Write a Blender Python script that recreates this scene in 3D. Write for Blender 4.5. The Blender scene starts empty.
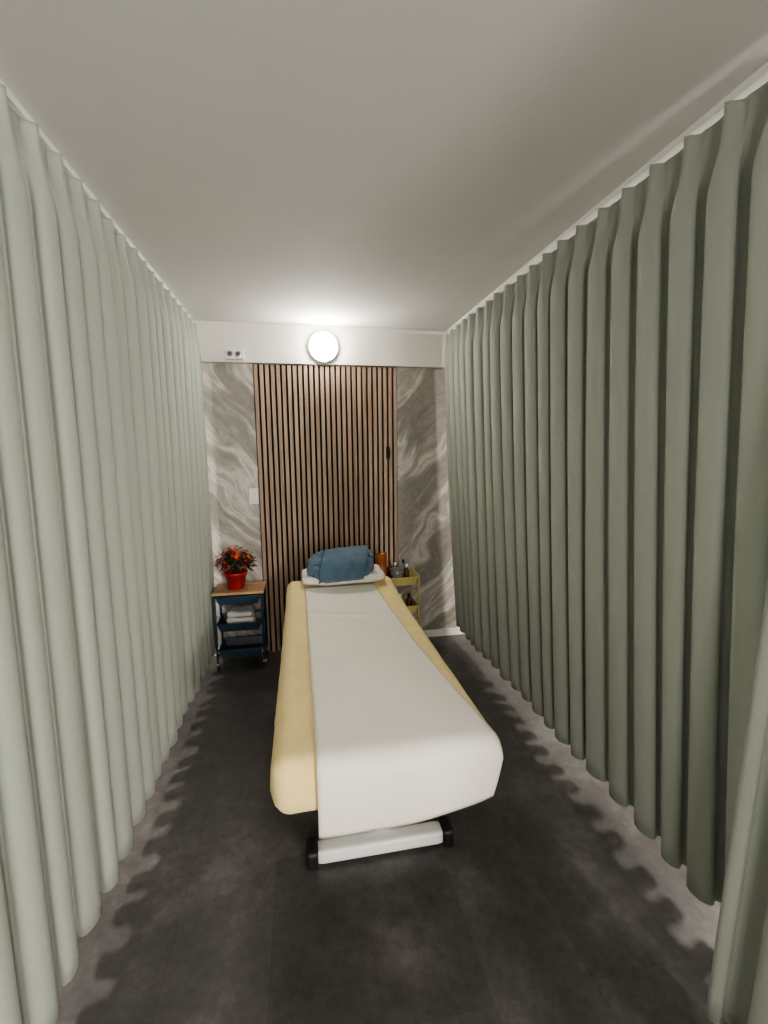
import bpy, math, random
from mathutils import Vector, Matrix, noise
random.seed(7)
sc=bpy.context.scene
H=2.45; YB=3.457

# ---------------------------------------------------------------- materials
def new_mat(name):
    m=bpy.data.materials.new(name); m.use_nodes=True
    nt=m.node_tree; b=nt.nodes['Principled BSDF']
    return m,nt,b
def N(nt,t,**kw):
    n=nt.nodes.new(t)
    for k,v in kw.items():
        if k in n.inputs.keys(): n.inputs[k].default_value=v
        else: setattr(n,k,v)
    return n
def ramp(nt,stops):
    r=nt.nodes.new('ShaderNodeValToRGB'); e=r.color_ramp.elements
    while len(e)<len(stops): e.new(0.5)
    for i,(p,c) in enumerate(stops):
        e[i].position=p; e[i].color=(c[0],c[1],c[2],1)
    return r
def plain(name,col,rough=.5,metal=0,var=.06,scale=8,bump=0,bscale=80,**kw):
    m,nt,b=new_mat(name)
    tc=N(nt,'ShaderNodeTexCoord'); ns=N(nt,'ShaderNodeTexNoise',Scale=scale,Detail=4.0)
    nt.links.new(tc.outputs['Object'],ns.inputs['Vector'])
    lo=[max(0,c*(1-var)) for c in col]; hi=[min(1,c*(1+var)) for c in col]
    r=ramp(nt,[(.3,lo),(.7,hi)])
    nt.links.new(ns.outputs['Fac'],r.inputs['Fac']); nt.links.new(r.outputs['Color'],b.inputs['Base Color'])
    b.inputs['Roughness'].default_value=rough; b.inputs['Metallic'].default_value=metal
    if bump:
        n2=N(nt,'ShaderNodeTexNoise',Scale=bscale,Detail=3.0); nt.links.new(tc.outputs['Object'],n2.inputs['Vector'])
        bp=N(nt,'ShaderNodeBump',Strength=bump,Distance=.01)
        nt.links.new(n2.outputs['Fac'],bp.inputs['Height']); nt.links.new(bp.outputs['Normal'],b.inputs['Normal'])
    for k,v in kw.items(): b.inputs[k].default_value=v
    return m

M={}
M['ceil']=plain('ceiling_plaster',(.73,.715,.70),.85,var=.01,bump=.04,bscale=150)
M['wall']=plain('white_paint',(.74,.72,.68),.6,var=.02)
M['sidewall']=plain('side_paint',(.6,.6,.57),.8,var=.02)
M['white']=plain('white_enamel',(.8,.8,.78),.3,var=.02)
M['black']=plain('black_rubber',(.012,.012,.014),.5)
M['hole']=plain('socket_dark',(.10,.10,.11),.5)
M['yellow']=plain('yellow_terry',(.92,.73,.34),.95,var=.05,scale=20,bump=.3,bscale=260,**{'Sheen Weight':.2})
M['blue']=plain('blue_towel',(.085,.15,.225),.95,var=.15,scale=14,bump=.6,bscale=220,**{'Sheen Weight':.3})
M['bluedark']=plain('blue_towel_hem',(.06,.11,.175),.95,var=.15,scale=14,bump=.6,bscale=220)
M['pillow']=plain('white_cotton',(.80,.78,.74),.9,var=.03,bump=.3,bscale=120)
M['navy']=plain('navy_steel',(.032,.06,.10),.4,var=.1)
M['olive']=plain('olive_steel',(.46,.40,.15),.45,var=.06)
M['redpot']=plain('red_pot',(.42,.025,.02),.35,var=.15)
M['soil']=plain('soil',(.03,.02,.012),.95,var=.3,scale=60)
M['leaf']=plain('leaf_green',(.022,.04,.018),.6,var=.4,scale=30)
M['petal']=plain('petal_red',(.38,.02,.015),.6,var=.35,scale=40)
M['petal2']=plain('petal_orange',(.65,.14,.03),.6,var=.3,scale=40)
M['amber']=plain('amber_glass',(.50,.13,.025),.12,var=.2,**{'Transmission Weight':.3})
M['wax']=plain('cream_wax',(.75,.6,.35),.6)
M['glass']=plain('grey_glass',(.35,.38,.36),.1,var=.2,**{'Transmission Weight':.5})
M['brownb']=plain('brown_bottle',(.09,.035,.015),.15,var=.2)
M['steel']=plain('castor_steel',(.5,.5,.5),.3,metal=.9)
m=plain('couch_paper',(.88,.84,.76),.75,var=.015,scale=5,bump=.1,bscale=30); M['paper']=m
def wood(name,c1,c2,sx,sy,sz,rough=.5):
    m,nt,b=new_mat(name)
    tc=N(nt,'ShaderNodeTexCoord'); mp=N(nt,'ShaderNodeMapping'); mp.inputs['Scale'].default_value=(sx,sy,sz)
    nt.links.new(tc.outputs['Object'],mp.inputs['Vector'])
    ns=N(nt,'ShaderNodeTexNoise',Scale=1.0,Detail=6.0,Distortion=.6); nt.links.new(mp.outputs['Vector'],ns.inputs['Vector'])
    r=ramp(nt,[(.3,c1),(.7,c2)]); nt.links.new(ns.outputs['Fac'],r.inputs['Fac'])
    nt.links.new(r.outputs['Color'],b.inputs['Base Color']); b.inputs['Roughness'].default_value=rough
    return m
M['pine']=wood('pine_board',(.42,.25,.12),(.62,.42,.23),4,40,40)
M['slat']=wood('oak_slat',(.27,.185,.132),(.48,.355,.265),38,38,2.2,.55)
M['felt']=plain('black_felt',(.008,.007,.007),1.0,bump=.3)
# marble (book-matched about the slatted panel)
m,nt,b=new_mat('marble_panel'); M['marble']=m
geo=N(nt,'ShaderNodeNewGeometry'); sep=N(nt,'ShaderNodeSeparateXYZ'); nt.links.new(geo.outputs['Position'],sep.inputs[0])
s1=N(nt,'ShaderNodeMath',operation='SUBTRACT'); s1.inputs[1].default_value=.215; nt.links.new(sep.outputs[0],s1.inputs[0])
s2=N(nt,'ShaderNodeMath',operation='ABSOLUTE'); nt.links.new(s1.outputs[0],s2.inputs[0])
cb=N(nt,'ShaderNodeCombineXYZ'); nt.links.new(s2.outputs[0],cb.inputs[0]); nt.links.new(sep.outputs[2],cb.inputs[2])
lw=N(nt,'ShaderNodeMath',operation='MULTIPLY'); lw.inputs[1].default_value=.35; nt.links.new(sep.outputs[0],lw.inputs[0]); nt.links.new(lw.outputs[0],cb.inputs[1])
n1=N(nt,'ShaderNodeTexNoise',Scale=1.5,Detail=2.0); nt.links.new(cb.outputs[0],n1.inputs['Vector'])
sub=N(nt,'ShaderNodeVectorMath',operation='SUBTRACT'); sub.inputs[1].default_value=(.5,.5,.5); nt.links.new(n1.outputs['Color'],sub.inputs[0])
mul=N(nt,'ShaderNodeVectorMath',operation='SCALE'); mul.inputs['Scale'].default_value=.55; nt.links.new(sub.outputs[0],mul.inputs[0])
add=N(nt,'ShaderNodeVectorMath',operation='ADD'); nt.links.new(cb.outputs[0],add.inputs[0]); nt.links.new(mul.outputs[0],add.inputs[1])
mp=N(nt,'ShaderNodeMapping',vector_type='POINT'); mp.inputs['Rotation'].default_value=(0,math.radians(-38),0)
nt.links.new(add.outputs[0],mp.inputs['Vector'])
mp2=N(nt,'ShaderNodeMapping'); mp2.inputs['Scale'].default_value=(6.5,1,.8); nt.links.new(mp.outputs[0],mp2.inputs['Vector'])
wv=N(nt,'ShaderNodeTexNoise',Scale=1.0,Detail=7.0,Roughness=.60,Distortion=.15)
nt.links.new(mp2.outputs['Vector'],wv.inputs['Vector'])
r=ramp(nt,[(.28,(.20,.185,.165)),(.38,(.31,.29,.265)),(.44,(.26,.245,.22)),(.50,(.38,.36,.33)),(.55,(.62,.59,.545)),(.585,(.40,.375,.345)),(.65,(.44,.42,.39)),(.70,(.68,.655,.61)),(.78,(.50,.48,.44))])
nt.links.new(wv.outputs['Fac'],r.inputs['Fac'])
n3=N(nt,'ShaderNodeTexNoise',Scale=18.0,Detail=8.0,Roughness=.7); nt.links.new(add.outputs[0],n3.inputs['Vector'])
r3=ramp(nt,[(.3,(.85,.84,.82)),(.7,(1.15,1.15,1.15))]); nt.links.new(n3.outputs['Fac'],r3.inputs['Fac'])
mx=N(nt,'ShaderNodeMix',data_type='RGBA',blend_type='MULTIPLY'); mx.inputs[0].default_value=1
nt.links.new(r.outputs['Color'],mx.inputs[6]); nt.links.new(r3.outputs['Color'],mx.inputs[7])
nt.links.new(mx.outputs[2],b.inputs['Base Color']); b.inputs['Roughness'].default_value=.35
# floor
m,nt,b=new_mat('vinyl_floor'); M['floor']=m
tc=N(nt,'ShaderNodeTexCoord'); mp=N(nt,'ShaderNodeMapping'); mp.inputs['Rotation'].default_value=(0,0,math.pi/2); mp.inputs['Location'].default_value=(.1,.13,0)
nt.links.new(tc.outputs['Object'],mp.inputs['Vector'])
br=N(nt,'ShaderNodeTexBrick',Scale=1.0); br.offset=.37
br.inputs['Brick Width'].default_value=.92; br.inputs['Row Height'].default_value=.31; br.inputs['Mortar Size'].default_value=.0012
br.inputs['Mortar Smooth'].default_value=.3
br.inputs['Color1'].default_value=(.90,.90,.90,1); br.inputs['Color2'].default_value=(1.10,1.10,1.10,1); br.inputs['Mortar'].default_value=(.68,.68,.68,1)
nt.links.new(mp.outputs['Vector'],br.inputs['Vector'])
na=N(nt,'ShaderNodeTexNoise',Scale=3.2,Detail=9.0,Roughness=.68); nt.links.new(tc.outputs['Object'],na.inputs['Vector'])
ra=ramp(nt,[(.3,(.052,.049,.050)),(.52,(.082,.077,.077)),(.72,(.15,.141,.139))]); nt.links.new(na.outputs['Fac'],ra.inputs['Fac'])
nb=N(nt,'ShaderNodeTexNoise',Scale=30.0,Detail=6.0,Roughness=.7); nt.links.new(tc.outputs['Object'],nb.inputs['Vector'])
rb=ramp(nt,[(.35,(.82,.82,.82)),(.7,(1.22,1.21,1.2))]); nt.links.new(nb.outputs['Fac'],rb.inputs['Fac'])
m1=N(nt,'ShaderNodeMix',data_type='RGBA',blend_type='MULTIPLY'); m1.inputs[0].default_value=1
nt.links.new(ra.outputs['Color'],m1.inputs[6]); nt.links.new(rb.outputs['Color'],m1.inputs[7])
m2=N(nt,'ShaderNodeMix',data_type='RGBA',blend_type='MULTIPLY'); m2.inputs[0].default_value=1
nt.links.new(m1.outputs[2],m2.inputs[6]); nt.links.new(br.outputs['Color'],m2.inputs[7])
nt.links.new(m2.outputs[2],b.inputs['Base Color']); b.inputs['Roughness'].default_value=.36
bp=N(nt,'ShaderNodeBump',Strength=.07,Distance=.003); nt.links.new(nb.outputs['Fac'],bp.inputs['Height']); nt.links.new(bp.outputs['Normal'],b.inputs['Normal'])
# curtain fabric
m,nt,b=new_mat('sage_curtain_fabric'); M['curtain']=m
tc=N(nt,'ShaderNodeTexCoord'); ns=N(nt,'ShaderNodeTexNoise',Scale=350.0,Detail=2.0); nt.links.new(tc.outputs['Object'],ns.inputs['Vector'])
r=ramp(nt,[(.3,(.405,.435,.385)),(.7,(.455,.485,.43))]); nt.links.new(ns.outputs['Fac'],r.inputs['Fac'])
nt.links.new(r.outputs['Color'],b.inputs['Base Color']); b.inputs['Roughness'].default_value=.95
b.inputs['Sheen Weight'].default_value=.1
bp=N(nt,'ShaderNodeBump',Strength=.2,Distance=.002); nt.links.new(ns.outputs['Fac'],bp.inputs['Height']); nt.links.new(bp.outputs['Normal'],b.inputs['Normal'])
tr=N(nt,'ShaderNodeBsdfTranslucent'); tr.inputs['Color'].default_value=(.45,.48,.43,1)
ms=N(nt,'ShaderNodeMixShader'); ms.inputs[0].default_value=.07
out=nt.nodes['Material Output']
nt.links.new(b.outputs[0],ms.inputs[1]); nt.links.new(tr.outputs[0],ms.inputs[2]); nt.links.new(ms.outputs[0],out.inputs['Surface'])
def emis(name,col,st):
    m,nt,b=new_mat(name)
    b.inputs['Base Color'].default_value=(.9,.9,.9,1)
    b.inputs['Emission Color'].default_value=(*col,1); b.inputs['Emission Strength'].default_value=st
    return m
M['globe']=emis('opal_glass_lit',(1,.94,.84),66)

# ---------------------------------------------------------------- mesh builder
class MB:
    def __init__(s): s.v=[];s.f=[];s.m=[];s.s=[];s.mats=[]
    def mi(s,k):
        if k not in s.mats: s.mats.append(k)
        return s.mats.index(k)
    def add(s,vs,fs,mat,smooth=False):
        o=len(s.v); s.v+=[tuple(v) for v in vs]; k=s.mi(mat)
        for f in fs: s.f.append([o+i for i in f]); s.m.append(k); s.s.append(smooth)
    def box(s,x0,x1,y0,y1,z0,z1,mat):
        vs=[(x,y,z) for z in (z0,z1) for y in (y0,y1) for x in (x0,x1)]
        s.add(vs,[(0,2,3,1),(4,5,7,6),(0,1,5,4),(2,6,7,3),(0,4,6,2),(1,3,7,5)],mat)
    def frustum(s,b,t,z0,z1,mat,open_top=False,th=.004):
        def rr(q,z,i=0): x0,x1,y0,y1=q; return [(x0+i,y0+i,z),(x1-i,y0+i,z),(x1-i,y1-i,z),(x0+i,y1-i,z)]
        vs=rr(b,z0)+rr(t,z1)+rr(t,z1,th)+rr(b,z0+th,th)
        fs=[(3,2,1,0)]+[(i,(i+1)%4,4+(i+1)%4,4+i) for i in range(4)]+[(4+i,4+(i+1)%4,8+(i+1)%4,8+i) for i in range(4)]+[(8+i,8+(i+1)%4,12+(i+1)%4,12+i) for i in range(4)]+[(12,13,14,15)]
        s.add(vs,fs,mat)
    def lathe(s,prof,c,mat,seg=24,ax='z',smooth=True):
        vs=[]
        for r,h in prof:
            for i in range(seg):
                a=2*math.pi*i/seg; x,y=r*math.cos(a),r*math.sin(a)
                if ax=='z': p=(c[0]+x,c[1]+y,c[2]+h)
                elif ax=='x': p=(c[0]+h,c[1]+x,c[2]+y)
                else: p=(c[0]+x,c[1]+h,c[2]-y)
                vs.append(p)
        fs=[]
        for j in range(len(prof)-1):
            for i in range(seg):
                k=(i+1)%seg; fs.append((j*seg+i,j*seg+k,(j+1)*seg+k,(j+1)*seg+i))
        fs.append(tuple(reversed(range(seg)))); n=(len(prof)-1)*seg; fs.append(tuple(range(n,n+seg)))
        s.add(vs,fs,mat,smooth)
    def tube(s,pts,r,mat,seg=10,closed=False):
        pts=[Vector(p) for p in pts]; n=len(pts); vs=[];up=None
        for i,p in enumerate(pts):
            a=pts[i-1] if (i>0 or closed) else p; b=pts[(i+1)%n] if (i<n-1 or closed) else p
            d=(b-a).normalized()
            if up is None: up=Vector((0,0,1)) if abs(d.z)<.9 else Vector((1,0,0))
            u=(up-d*up.dot(d)).normalized(); w=d.cross(u); up=u
            for k in range(seg):
                t=2*math.pi*k/seg; vs.append(p+u*(r*math.cos(t))+w*(r*math.sin(t)))
        fs=[]
        for i in range(n if closed else n-1):
            j=(i+1)%n
            for k in range(seg):
                l=(k+1)%seg; fs.append((i*seg+k,i*seg+l,j*seg+l,j*seg+k))
        if not closed:
            fs.append(tuple(reversed(range(seg)))); fs.append(tuple(range((n-1)*seg,n*seg)))
        s.add(vs,fs,mat,True)
    def grid(s,fn,nu,nv,mat,flip=False):
        vs=[fn(i/nu,j/nv) for j in range(nv+1) for i in range(nu+1)]
        fs=[]
        for j in range(nv):
            for i in range(nu):
                a=j*(nu+1)+i; q=(a,a+1,a+nu+2,a+nu+1); fs.append(tuple(reversed(q)) if flip else q)
        s.add(vs,fs,mat,True)
    def rbox(s,c,h,r,n,mat,fn=None,rot=None):
        vs=[];fs=[];idx={}
        def P(i,j,k):
            key=(i,j,k)
            if key in idx: return idx[key]
            t=(i,j,k)
            p=Vector([h[q]*(t[q]/n[q]*2-1) for q in range(3)])
            inn=Vector([max(-(h[q]-min(r,h[q])),min(h[q]-min(r,h[q]),p[q])) for q in range(3)])
            d=p-inn
            if d.length>1e-9:
                p=inn+d.normalized()*r*min(1,max(abs(d[0]),abs(d[1]),abs(d[2]))/r)
            if fn: p=fn(p)
            if rot: p=rot@p
            idx[key]=len(vs); vs.append(p+Vector(c)); return idx[key]
        nx,ny,nz=n
        for i in range(nx):
            for j in range(ny):
                fs.append((P(i,j,0),P(i,j+1,0),P(i+1,j+1,0),P(i+1,j,0)))
                fs.append((P(i,j,nz),P(i+1,j,nz),P(i+1,j+1,nz),P(i,j+1,nz)))
        for i in range(nx):
            for k in range(nz):
                fs.append((P(i,0,k),P(i+1,0,k),P(i+1,0,k+1),P(i,0,k+1)))
                fs.append((P(i,ny,k),P(i,ny,k+1),P(i+1,ny,k+1),P(i+1,ny,k)))
        for j in range(ny):
            for k in range(nz):
                fs.append((P(0,j,k),P(0,j,k+1),P(0,j+1,k+1),P(0,j+1,k)))
                fs.append((P(nx,j,k),P(nx,j+1,k),P(nx,j+1,k+1),P(nx,j,k+1)))
        s.add(vs,fs,mat,True)
    def build(s,name,bevel=0,parent=None,origin=None,sub=0,solid=0):
        if origin is None:
            xs=[v[0] for v in s.v]; ys=[v[1] for v in s.v]; zs=[v[2] for v in s.v]
            origin=((min(xs)+max(xs))/2,(min(ys)+max(ys))/2,min(zs))
        o=Vector(origin)
        me=bpy.data.meshes.new(name); me.from_pydata([Vector(v)-o for v in s.v],[],s.f)
        for k in s.mats: me.materials.append(M[k])
        me.polygons.foreach_set('material_index',s.m); me.polygons.foreach_set('use_smooth',s.s); me.update()
        ob=bpy.data.objects.new(name,me); sc.collection.objects.link(ob); ob.location=o
        if solid:
            q=ob.modifiers.new('solid','SOLIDIFY'); q.thickness=solid; q.offset=0
        if bevel:
            q=ob.modifiers.new('bevel','BEVEL'); q.width=bevel; q.segments=2; q.limit_method='ANGLE'; q.angle_limit=math.radians(50)
        if sub:
            q=ob.modifiers.new('sub','SUBSURF'); q.levels=sub; q.render_levels=sub
        if parent:
            ob.parent=parent; ob.location=o-parent.location
        return ob
def simple_box(name,x0,x1,y0,y1,z0,z1,mat,bevel=0):
    b=MB(); b.box(x0,x1,y0,y1,z0,z1,mat); return b.build(name,bevel)

# ---------------------------------------------------------------- room shell
XL,XR,YF=-3.4,4.0,-4.2
simple_box('floor',XL-.1,XR+.1,YF-.1,YB+.1,-.1,0,'floor')
simple_box('ceiling',XL-.1,XR+.1,YF-.1,YB+.1,H,H+.1,'ceil')
simple_box('wall_left',XL-.1,XL,YF,YB,0,H,'sidewall')
simple_box('wall_right',XR,XR+.1,YF,YB,0,H,'sidewall')
simple_box('wall_front',XL-.1,XR+.1,YF-.1,YF,0,H,'sidewall')
simple_box('wall_back',XL-.1,XR+.1,YB,YB+.1,0,H,'marble')
PX0,PX1=-.315,.745
simple_box('trim_fascia',XL,XR,YB-.045,YB,2.175,H,'wall',.003)
simple_box('baseboard_left',XL,PX0-.005,YB-.014,YB,0,.06,'wall',.002)
simple_box('baseboard_right',PX1+.005,XR,YB-.014,YB,0,.06,'wall',.002)

# slatted panel
b=MB(); b.box(PX0,PX1,YB-.012,YB-.0005,0.0,2.172,'felt')
n=27; pit=(PX1-PX0)/n
for i in range(n):
    x=PX0+pit*(i+.5); b.box(x-.0125,x+.0125,YB-.034,YB-.012,0.0,2.170,'slat')
b.build('slatted_wood_panel',.0015)
b=MB(); x,z=.665,1.53
b.box(x-.014,x+.014,YB-.044,YB-.034,z-.045,z+.045,'black')
b.tube([(x,YB-.04,z+.03),(x,YB-.085,z+.03),(x,YB-.09,z+.0),(x,YB-.075,z-.025),(x,YB-.05,z-.03)],.008,'black')
b.build('door_pull_handle',.002)
b=MB(); x,z=-.352,1.22
b.box(x-.034,x+.034,YB-.010,YB,z-.058,z+.058,'white'); b.box(x-.022,x+.022,YB-.016,YB-.010,z-.04,z+.04,'white')
b.build('light_switch',.003)
b=MB(); x,z=-.43,2.225; yf=YB-.045
b.box(x-.058,x+.058,yf-.035,yf,z-.034,z+.034,'white')
for dx in (-.027,.027):
    b.lathe([(.016,-.0375),(.016,-.034)],(x+dx,yf,z),'hole',20,'y')
    b.lathe([(.022,-.0362),(.022,-.0335)],(x+dx,yf,z),'steel',20,'y')
b.build('double_power_socket',.003)
b=MB(); x,z=.19,2.295
b.lathe([(.108,-.026),(.110,-.02),(.110,0)],(x,yf,z),'white',40,'y')
prof=[(.100*math.cos(t),-.028-.062*math.sin(t)) for t in [i*math.pi/2/12 for i in range(13)]]
prof=[(.100,-.022)]+prof; prof[-1]=(.002,prof[-1][1]); prof=prof[::-1]
b.lathe(prof,(x,yf,z),'globe',40,'y')
b.build('wall_lamp')

# ---------------------------------------------------------------- curtains
def curtain(name,xt,xb,y0,y1,pitch,side,amp,ztop,zhem,seed,splay=0,mea=.10):
    rnd=random.Random(seed); n=max(2,int(round((y1-y0)/pitch))); spp=24; nz=44
    am=[rnd.uniform(.75,1.2) for _ in range(n+2)]; ph=[rnd.uniform(-.24,.24) for _ in range(n+2)]
    ad=[rnd.uniform(-.25,.25) for _ in range(n+2)]
    vs=[]
    for j in range(nz+1):
        t=(j/nz)**1.35
        for i in range(n*spp+1):
            u=i/spp; k=int(u+.5); fr=u+.5-k
            def lerp(a): 
                s0=fr*fr*(3-2*fr); return a[k]*(1-s0)+a[min(k+1,n+1)]*s0
            phi=2*math.pi*u
            blend=min(1,max(0,(t-.01)/.085)); blend=blend*blend*(3-2*blend)
            c=math.cos(phi)
            d=((phi+math.pi)%(2*math.pi))-math.pi
            top=math.exp(-(d/.45)**2)*1.0+.10*math.exp(-((abs(d)-1.6)/.8)**2)
            wave=(.5+.5*c)
            wave=wave+.12*math.sin(phi*2+1.1)*wave
            A=amp*(lerp(am)*(0.85+.25*t))
            off=A*((1-blend)*top*.8+blend*wave)
            me=(mea*blend+.02)*pitch*math.sin(2*phi)
            y=y0+(y1-y0)*(u/n)+me
            y+=pitch*lerp(ph)*t*blend
            y+=-.5*pitch*wave*blend*(.2+.8*t)*lerp(ad)
            x=xt+(xb-xt)*t**1.2-side*off
            nn=noise.noise(Vector((y*2.3+seed*7,t*1.0,seed)))
            x+=-side*(.012*nn*min(1,t*2))
            y+=splay*t*(u/n)
            z=ztop+(zhem-ztop)*t
            if t==1: z+=.006*math.cos(phi)+.01*noise.noise(Vector((y*3,0,seed)))
            vs.append((x,y,z))
    w=n*spp+1; fs=[]
    for j in range(nz):
        for i in range(w-1):
            a=j*w+i; fs.append((a,a+1,a+w+1,a+w) if side>0 else (a,a+w,a+w+1,a+1))
    b=MB(); b.add(vs,fs,'curtain',True); return b.build(name,solid=.0025)
curtain('curtain_left',-.705,-.728,-.55,YB-.06,.128,-1,.050,2.425,.085,3,mea=.12)
curtain('curtain_right',1.145,1.285,.84,YB-.06,.128,1,.060,2.415,.10,11,mea=.14)
curtain('curtain_near',1.09,1.045,-.55,.78,.14,1,.045,2.415,.06,5,splay=.05)
for nm,x,y0,y1 in (('curtain_rail',-.705,-.6,YB-.045),('curtain_rail.001',1.145,.3,YB-.045)):
    b=MB(); b.box(x-.016,x+.016,y0,y1,H-.022,H,'white')
    b.build(nm,.002)

# ---------------------------------------------------------------- massage table
par=bpy.data.objects.new('massage_table',None); sc.collection.objects.link(par); par.location=(.245,2.08,0)
ZT=.66; BX0,BX1=-.118,.588; BY0,BY1=1.19,2.98
b=MB()
for y in (1.53,2.62):
    b.rbox((.255,y,.040),(.245,.034,.028),.014,(20,8,8),'white')
    for s_ in (-1,1):
        b.rbox((.255+s_*.262,y,.038),(.022,.044,.038),.012,(6,6,6),'black')
b.rbox((.235,1.66,.125),(.19,.03,.020),.012,(16,6,6),'white')
b.rbox((.235,2.49,.125),(.19,.03,.020),.012,(16,6,6),'white')
b.box(.215,.295,1.56,2.59,.03,.115,'white')
for y in (1.70,2.46):
    b.box(.20,.31,y-.05,y+.05,.11,.30,'white')
    b.box(.215,.295,y-.04,y+.04,.28,.47,'white')
for x in (.03,.46):
    b.box(x-.02,x+.02,1.32,2.85,.46,.50,'white')
for y in (1.34,1.70,2.46,2.83): b.box(.03,.46,y-.02,y+.02,.46,.50,'white')
b.box(-.05,.53,1.26,2.94,.50,.53,'black')
b.build('base_frame',.006,par)
def head_rise(y):
    t=max(0,(y-2.25)/.7); return .035*t*t
def fsheet(p):
    q=p.copy(); w=noise.noise(Vector((p.x*9,p.y*7,p.z*9)))
    side=min(1,max(0,(.05-p.z)/.06))
    q+=Vector((p.x,p.y*.2,0))*.03*w*side
    q+=Vector((1 if p.x>0 else -1,0,0))*.006*math.sin(p.y*60+3*w)*side*(1 if abs(p.x)>.3 else 0)
    q.z+=.003*noise.noise(Vector((p.x*6,p.y*5,0)))+head_rise(p.y+2.09)
    if p.z<-.05: q.x*=.985
    return q
b=MB(); b.rbox(((BX0+BX1)/2,(BY0+BY1)/2,ZT-.09),((BX1-BX0)/2,(BY1-BY0)/2,.09),.05,(44,90,14),'yellow',fsheet)
b.build('fitted_sheet',0,par)
PY1=2.80; PY0=1.195; RR=.055
def paper(u,v):
    HANG=.205-.065*u**4
    L1=PY1-(PY0+RR*.6); arc=RR*math.pi/2; Ltot=L1+arc+HANG
    s=v*Ltot
    k=min(1,s/L1)
    xl=.0+(.015)*k; xr=.445+.085*k+.046*k**5
    x=xl+(xr-xl)*u
    if s<L1: y=PY1-s; z=ZT+.006+head_rise(y)
    elif s<L1+arc:
        a=(s-L1)/RR; y=PY1-L1-RR*math.sin(a); z=ZT+.006-RR*(1-math.cos(a))
    else:
        h=s-L1-arc; y=PY1-L1-RR+.7*h*h; z=ZT+.006-RR-h
        x-=.16*h*u**5
    z+=.003*noise.noise(Vector((x*5,s*4,3)))+.004*math.exp(-((s-.42-.12*u)/.02)**2)
    e=max(0,x-(BX1-.055)); 
    if s<L1+arc: z-=e*e*8
    if s>L1: y-=.004+.008*noise.noise(Vector((x*6,s*2,8)))*min(1,(s-L1)/.08)
    return (x,y,z)
b=MB(); b.grid(paper,40,120,'paper'); b.build('paper_cover',0,par,solid=.001)

# white pillow + folded blue towel
b=MB()
def pil(p):
    q=p.copy(); w=noise.noise(p*9)
    e=1-.35*(abs(p.x)/.27)**3
    q.z*=e; q+=Vector((0,.0,.006*w)); q.y*=1-.1*(abs(p.x)/.27)**2
    return q
b.rbox((.25,2.90,ZT+.074),(.268,.14,.036),.032,(40,24,12),'pillow',pil)
b.build('white_pillow')
b=MB()
TC=Vector((.232,2.85,ZT+.155))
def blu(p):
    q=p.copy(); f=1-.22*(abs(p.x)/.21)**5
    q.y*=f; q.z*=f*(1+.12*p.x/.21)
    w=noise.noise(Vector((p.x*8,p.y*14,p.z*14)))+.6*noise.noise(p*26)
    cr=abs(noise.noise(Vector((p.x*11+4,p.y*5,p.z*16))))
    r=math.hypot(p.y,p.z)
    if r>0: q+=Vector((0,p.y/r,p.z/r))*(.012*w-.08*max(0,.13-cr))
    q.x+=.014*noise.noise(Vector((p.y*15,p.z*15,3)))*abs(p.x)/.2
    return q
R=Matrix.Rotation(math.radians(-6),3,'Z')@Matrix.Rotation(math.radians(-5),3,'Y')@Matrix.Rotation(math.radians(16),3,'X')
b.rbox(TC,(.213,.118,.070),.052,(90,50,32),'blue',blu,R)
def flap(x0,x1,a0,a1,skew,ry,rz,sd):
    def f(u,v):
        a=math.radians(a0+(a1-a0)*v)
        x=x0+(x1-x0)*u+skew*(v-.5)+.006*noise.noise(Vector((v*5,sd,u)))
        k=1+.05*noise.noise(Vector((u*5,v*5,sd)))
        e=max(0,abs(x)-.13)/.07; k*=1-.10*e*e
        p=Vector((x,-math.copysign(abs(math.cos(a))**.7,math.cos(a))*ry*k,math.copysign(abs(math.sin(a))**.7,math.sin(a))*rz*k))
        return tuple(R@p+TC)
    return f
g=flap(-.115,.17,-38,150,.06,.134,.082,1)
b.grid(g,40,44,'blue')
b.tube([g(0,i/20) for i in range(21)],.004,'bluedark',6)
b.tube([g(i/20,0) for i in range(21)],.004,'bluedark',6)
b.build('folded_blue_towel')

# ---------------------------------------------------------------- trolleys
def trolley(name,x0,x1,y0,y1,zt,mat,lid,th=.06):
    b=MB(); r=.009
    for x in (x0+r,x1-r):
        pts=[(x,y0+r,.06),(x,y0+r,zt-.03)]
        for k in range(5):
            a=math.pi/2*k/4; pts.append((x,y0+r+.02-.02*math.cos(a),zt-.03+.02*math.sin(a)))
        for k in range(5):
            a=math.pi/2*(1-k/4); pts.append((x,y1-r-.02+.02*math.cos(a),zt-.03+.02*math.sin(a)))
        pts+= [(x,y1-r,.06)]
        b.tube(pts,r,mat)
    zs=[zt-.015,zt*.62,zt*.27]
    for z in zs:
        i=.018
        b.frustum((x0+i+.02,x1-i-.02,y0+.02,y1-.02),(x0+i,x1-i,y0+.004,y1-.004),z-th,z,mat,True,.004)
        b.tube([(x0+i,y0+.004,z),(x1-i,y0+.004,z),(x1-i,y1-.004,z),(x0+i,y1-.004,z)],.005,mat,8,True)
    for x in (x0+r,x1-r):
        b.tube([(x,y0+r,.09),(x,y1-r,.09)],.007,mat)
        for y in (y0+.02,y1-.02):
            b.tube([(x,y,.075),(x,y,.045)],.006,'steel')
            b.box(x-.012,x+.012,y-.008,y+.018,.035,.052,'steel')
            b.lathe([(.004,-.009),(.022,-.009),(.024,-.004),(.024,.004),(.022,.009),(.004,.009)],(x,y+.008,.024),'black',18,'x')
    if lid: b.box(x0-.006,x1+.006,y0-.006,y1+.006,zt+.002,zt+.02,'pine')
    return b.build(name,.0015)
TL=(-.635,-.295,3.17,3.41,.555)
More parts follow.
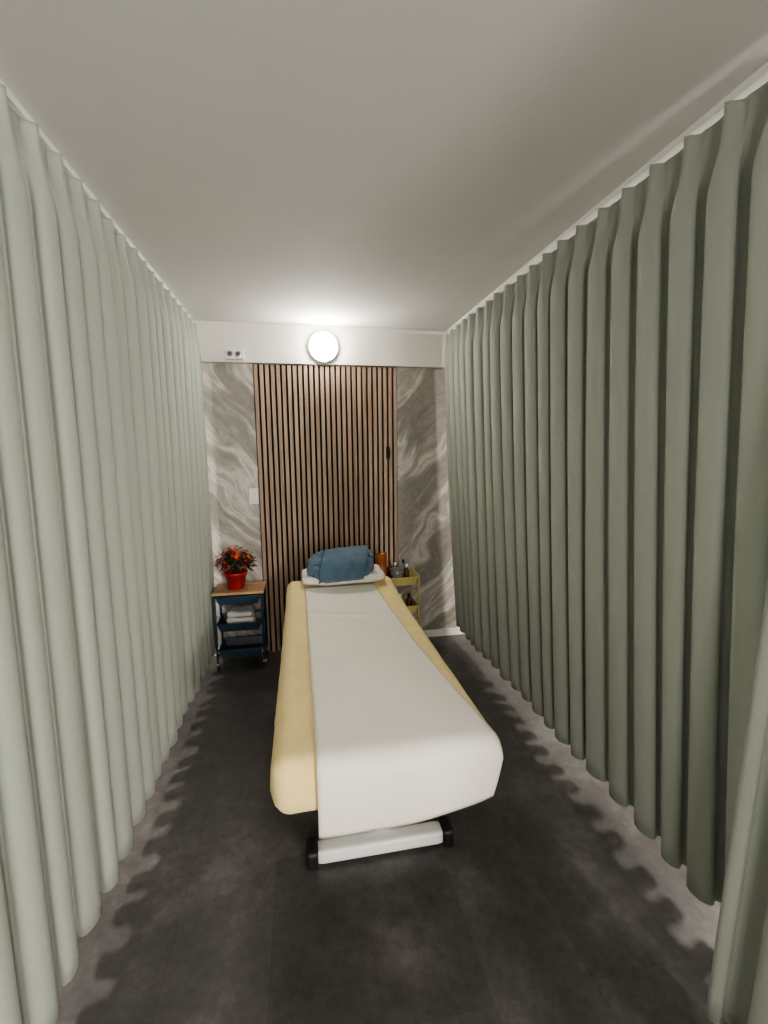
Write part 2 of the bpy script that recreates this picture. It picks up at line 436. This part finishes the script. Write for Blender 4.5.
trolley('blue_trolley_cart',*TL,'navy',True)
b=MB()
def tw(p):
    q=p.copy(); q.z+=.006*noise.noise(p*18); return q
for k in range(3):
    b.rbox((-.465,3.275,.344-.06+.026+.044*k),(.10-.006*k,.075,.0205),.018,(20,14,6),'pillow',tw)
b.build('folded_white_towels')
TR=(.50,.85,3.15,3.40,.62)
trolley('olive_trolley_cart',*TR,'olive',False)
zb=.62-.015-.06+.0045
def bottle(name,x,y,z,r,h,mat,cap='black'):
    b=MB(); b.lathe([(r*.9,0),(r,.004),(r,h*.62),(r*.85,h*.70),(r*.38,h*.78),(r*.36,h*.84)],(x,y,z),mat,20)
    b.lathe([(r*.45,h*.83),(r*.45,h*.99),(r*.3,h)],(x,y,z),cap,16); return b.build(name)
b=MB(); x,y=.575,3.23
b.lathe([(.030,0),(.036,.006),(.036,.235),(.033,.235),(.032,.18),(.001,.18)],(x,y,zb),'amber',28)
b.lathe([(.0315,.01),(.0315,.178),(.002,.178)],(x,y,zb),'wax',24)
b.tube([(x,y,zb+.178),(x+.002,y,zb+.192)],.002,'black',6)
b.build('amber_candle_jar')
bottle('oil_bottle',.645,3.30,zb,.022,.15,'brownb')
bottle('oil_bottle.001',.695,3.33,zb,.022,.135,'glass','white')
def bowl(name,x,y,k):
    b=MB(); b.lathe([(.03*k,0),(.035*k,.005),(.06*k,.07),(.063*k,.11),(.059*k,.11),(.055*k,.07),(.03*k,.012),(.001,.01)],(x,y,zb),'glass',28); b.build(name)
bowl('glass_bowl',.685,3.23,.8)
bottle('oil_bottle.004',.765,3.24,zb,.02,.14,'brownb','white')
bottle('oil_bottle.005',.755,3.31,zb,.022,.16,'glass')
zm=.62*.62-.06+.0045
bottle('oil_bottle.002',.78,3.23,zm,.025,.13,'brownb')
bottle('oil_bottle.003',.72,3.26,zm,.025,.12,'glass','white')

# ---------------------------------------------------------------- potted chrysanthemum
b=MB(); cx,cy,cz=-.485,3.27,.576
b.lathe([(.052,0),(.056,.004),(.070,.10),(.077,.10),(.079,.125),(.072,.125),(.070,.108),(.001,.108)],(cx,cy,cz),'redpot',32)
b.lathe([(.064,.105),(.03,.112),(.002,.114)],(cx,cy,cz),'soil',20)
rnd=random.Random(4)
def sph(): 
    t=rnd.uniform(0,2*math.pi); e=math.asin(rnd.uniform(-.05,1)); return t,e
for i in range(210):
    t,e=sph(); rr=rnd.uniform(.5,1.05)
    c=Vector((cx+.12*rr*math.cos(t)*math.cos(e),cy+.11*rr*math.sin(t)*math.cos(e),cz+.15+.125*rr*math.sin(e)))
    d=Vector((math.cos(t),math.sin(t),rnd.uniform(-.5,.7))).normalized(); s_=d.cross(Vector((0,0,1))).normalized(); l=rnd.uniform(.03,.05); w=.014
    nrm=s_.cross(d)
    vs=[c,c+d*l*.35+s_*w+nrm*.004,c+d*l*.35-s_*w+nrm*.004,c+d*l*.7+s_*w*.7,c+d*l*.7-s_*w*.7,c+d*l-nrm*.006,c+d*l*.35,c+d*l*.7-nrm*.002]
    b.add(vs,[(0,6,1),(0,2,6),(6,7,3,1),(2,4,7,6),(7,5,3),(4,5,7)],'leaf',False)
for i in range(26):
    t,e=sph(); p=Vector((cx+.08*math.cos(t),cy+.07*math.sin(t),cz+.18+.05*math.sin(e)))
    b.tube([(cx+.02*math.cos(t),cy+.02*math.sin(t),cz+.10),tuple((p+Vector((cx,cy,cz+.13)))/2),tuple(p)],.0022,'leaf',5)
for i in range(60):
    t=rnd.uniform(0,2*math.pi); e=math.asin(rnd.uniform(.05,1)); rr=rnd.uniform(.86,1.1)
    d=Vector((math.cos(t)*math.cos(e),math.sin(t)*math.cos(e),math.sin(e)+.15)).normalized()
    c=Vector((cx+.135*rr*math.cos(t)*math.cos(e),cy+.115*rr*math.sin(t)*math.cos(e),cz+.15+.16*rr*math.sin(e)))
    a=d.orthogonal().normalized(); w_=d.cross(a); R0=rnd.uniform(.012,.018); mt='petal' if rnd.random()<.82 else 'petal2'
    for ring,(rad,lift,np_) in enumerate(((1,.1,9),(.66,.5,7))):
        for k in range(np_):
            an=2*math.pi*(k+.5*ring)/np_; u=a*math.cos(an)+w_*math.sin(an); v=a*-math.sin(an)+w_*math.cos(an)
            L=R0*rad; ww=L*.36
            b.add([c,c+u*L*.55+v*ww+d*L*lift*.6,c+u*L+d*L*lift,c+u*L*.55-v*ww+d*L*lift*.6],[(0,1,2,3)],mt)
    b.lathe([(R0*.28,0),(R0*.2,.004),(.0006,.005)],c+d*.002,'petal2',8)
b.build('potted_chrysanthemum')

# ---------------------------------------------------------------- lights
def area(name,loc,target,size,power,col,shape='DISK'):
    l=bpy.data.lights.new(name,'AREA'); l.shape=shape; l.size=size; l.energy=power; l.color=col
    o=bpy.data.objects.new(name,l); sc.collection.objects.link(o); o.location=loc
    d=Vector(target)-Vector(loc); o.rotation_euler=d.to_track_quat('-Z','Y').to_euler(); return o
area('side_room_light_left',(-2.7,1.2,2.38),(-1.8,1.3,0),.6,75,(1,.92,.84))
area('side_room_light_right',(3.2,1.6,2.38),(2.3,1.7,0),.6,75,(1,.92,.84))
def pt(name,loc,r,power,col):
    l=bpy.data.lights.new(name,'POINT'); l.shadow_soft_size=r; l.energy=power; l.color=col
    o=bpy.data.objects.new(name,l); sc.collection.objects.link(o); o.location=loc
pt('hall_lamp',(1.75,-3.2,1.6),.2,265,(1,.95,.88))
pt('front_fill_light',(-.25,-1.4,1.5),.25,38,(1,.95,.88))  # added front fill behind the camera for the right curtain, not an actual fixture
w=bpy.data.worlds.new('world'); sc.world=w; w.use_nodes=True
w.node_tree.nodes['Background'].inputs[0].default_value=(.9,.95,1,1); w.node_tree.nodes['Background'].inputs[1].default_value=.05

# ---------------------------------------------------------------- camera
cam=bpy.data.cameras.new('camera'); co=bpy.data.objects.new('camera',cam); sc.collection.objects.link(co)
cam.sensor_fit='VERTICAL'; cam.sensor_height=32; cam.lens=447.9547/1024*32; cam.clip_start=.01
yaw,pitch,roll=.1817,.1325,-.0106
Rm=Matrix.Rotation(-yaw,4,'Z')@Matrix.Rotation(math.pi/2-pitch,4,'X')@Matrix.Rotation(roll,4,'Z')
co.matrix_world=Matrix.Translation((0,0,1.5339))@Rm
sc.camera=co
sc.view_settings.view_transform='AgX'
sc.view_settings.look='AgX - Medium High Contrast'
sc.view_settings.exposure=.78
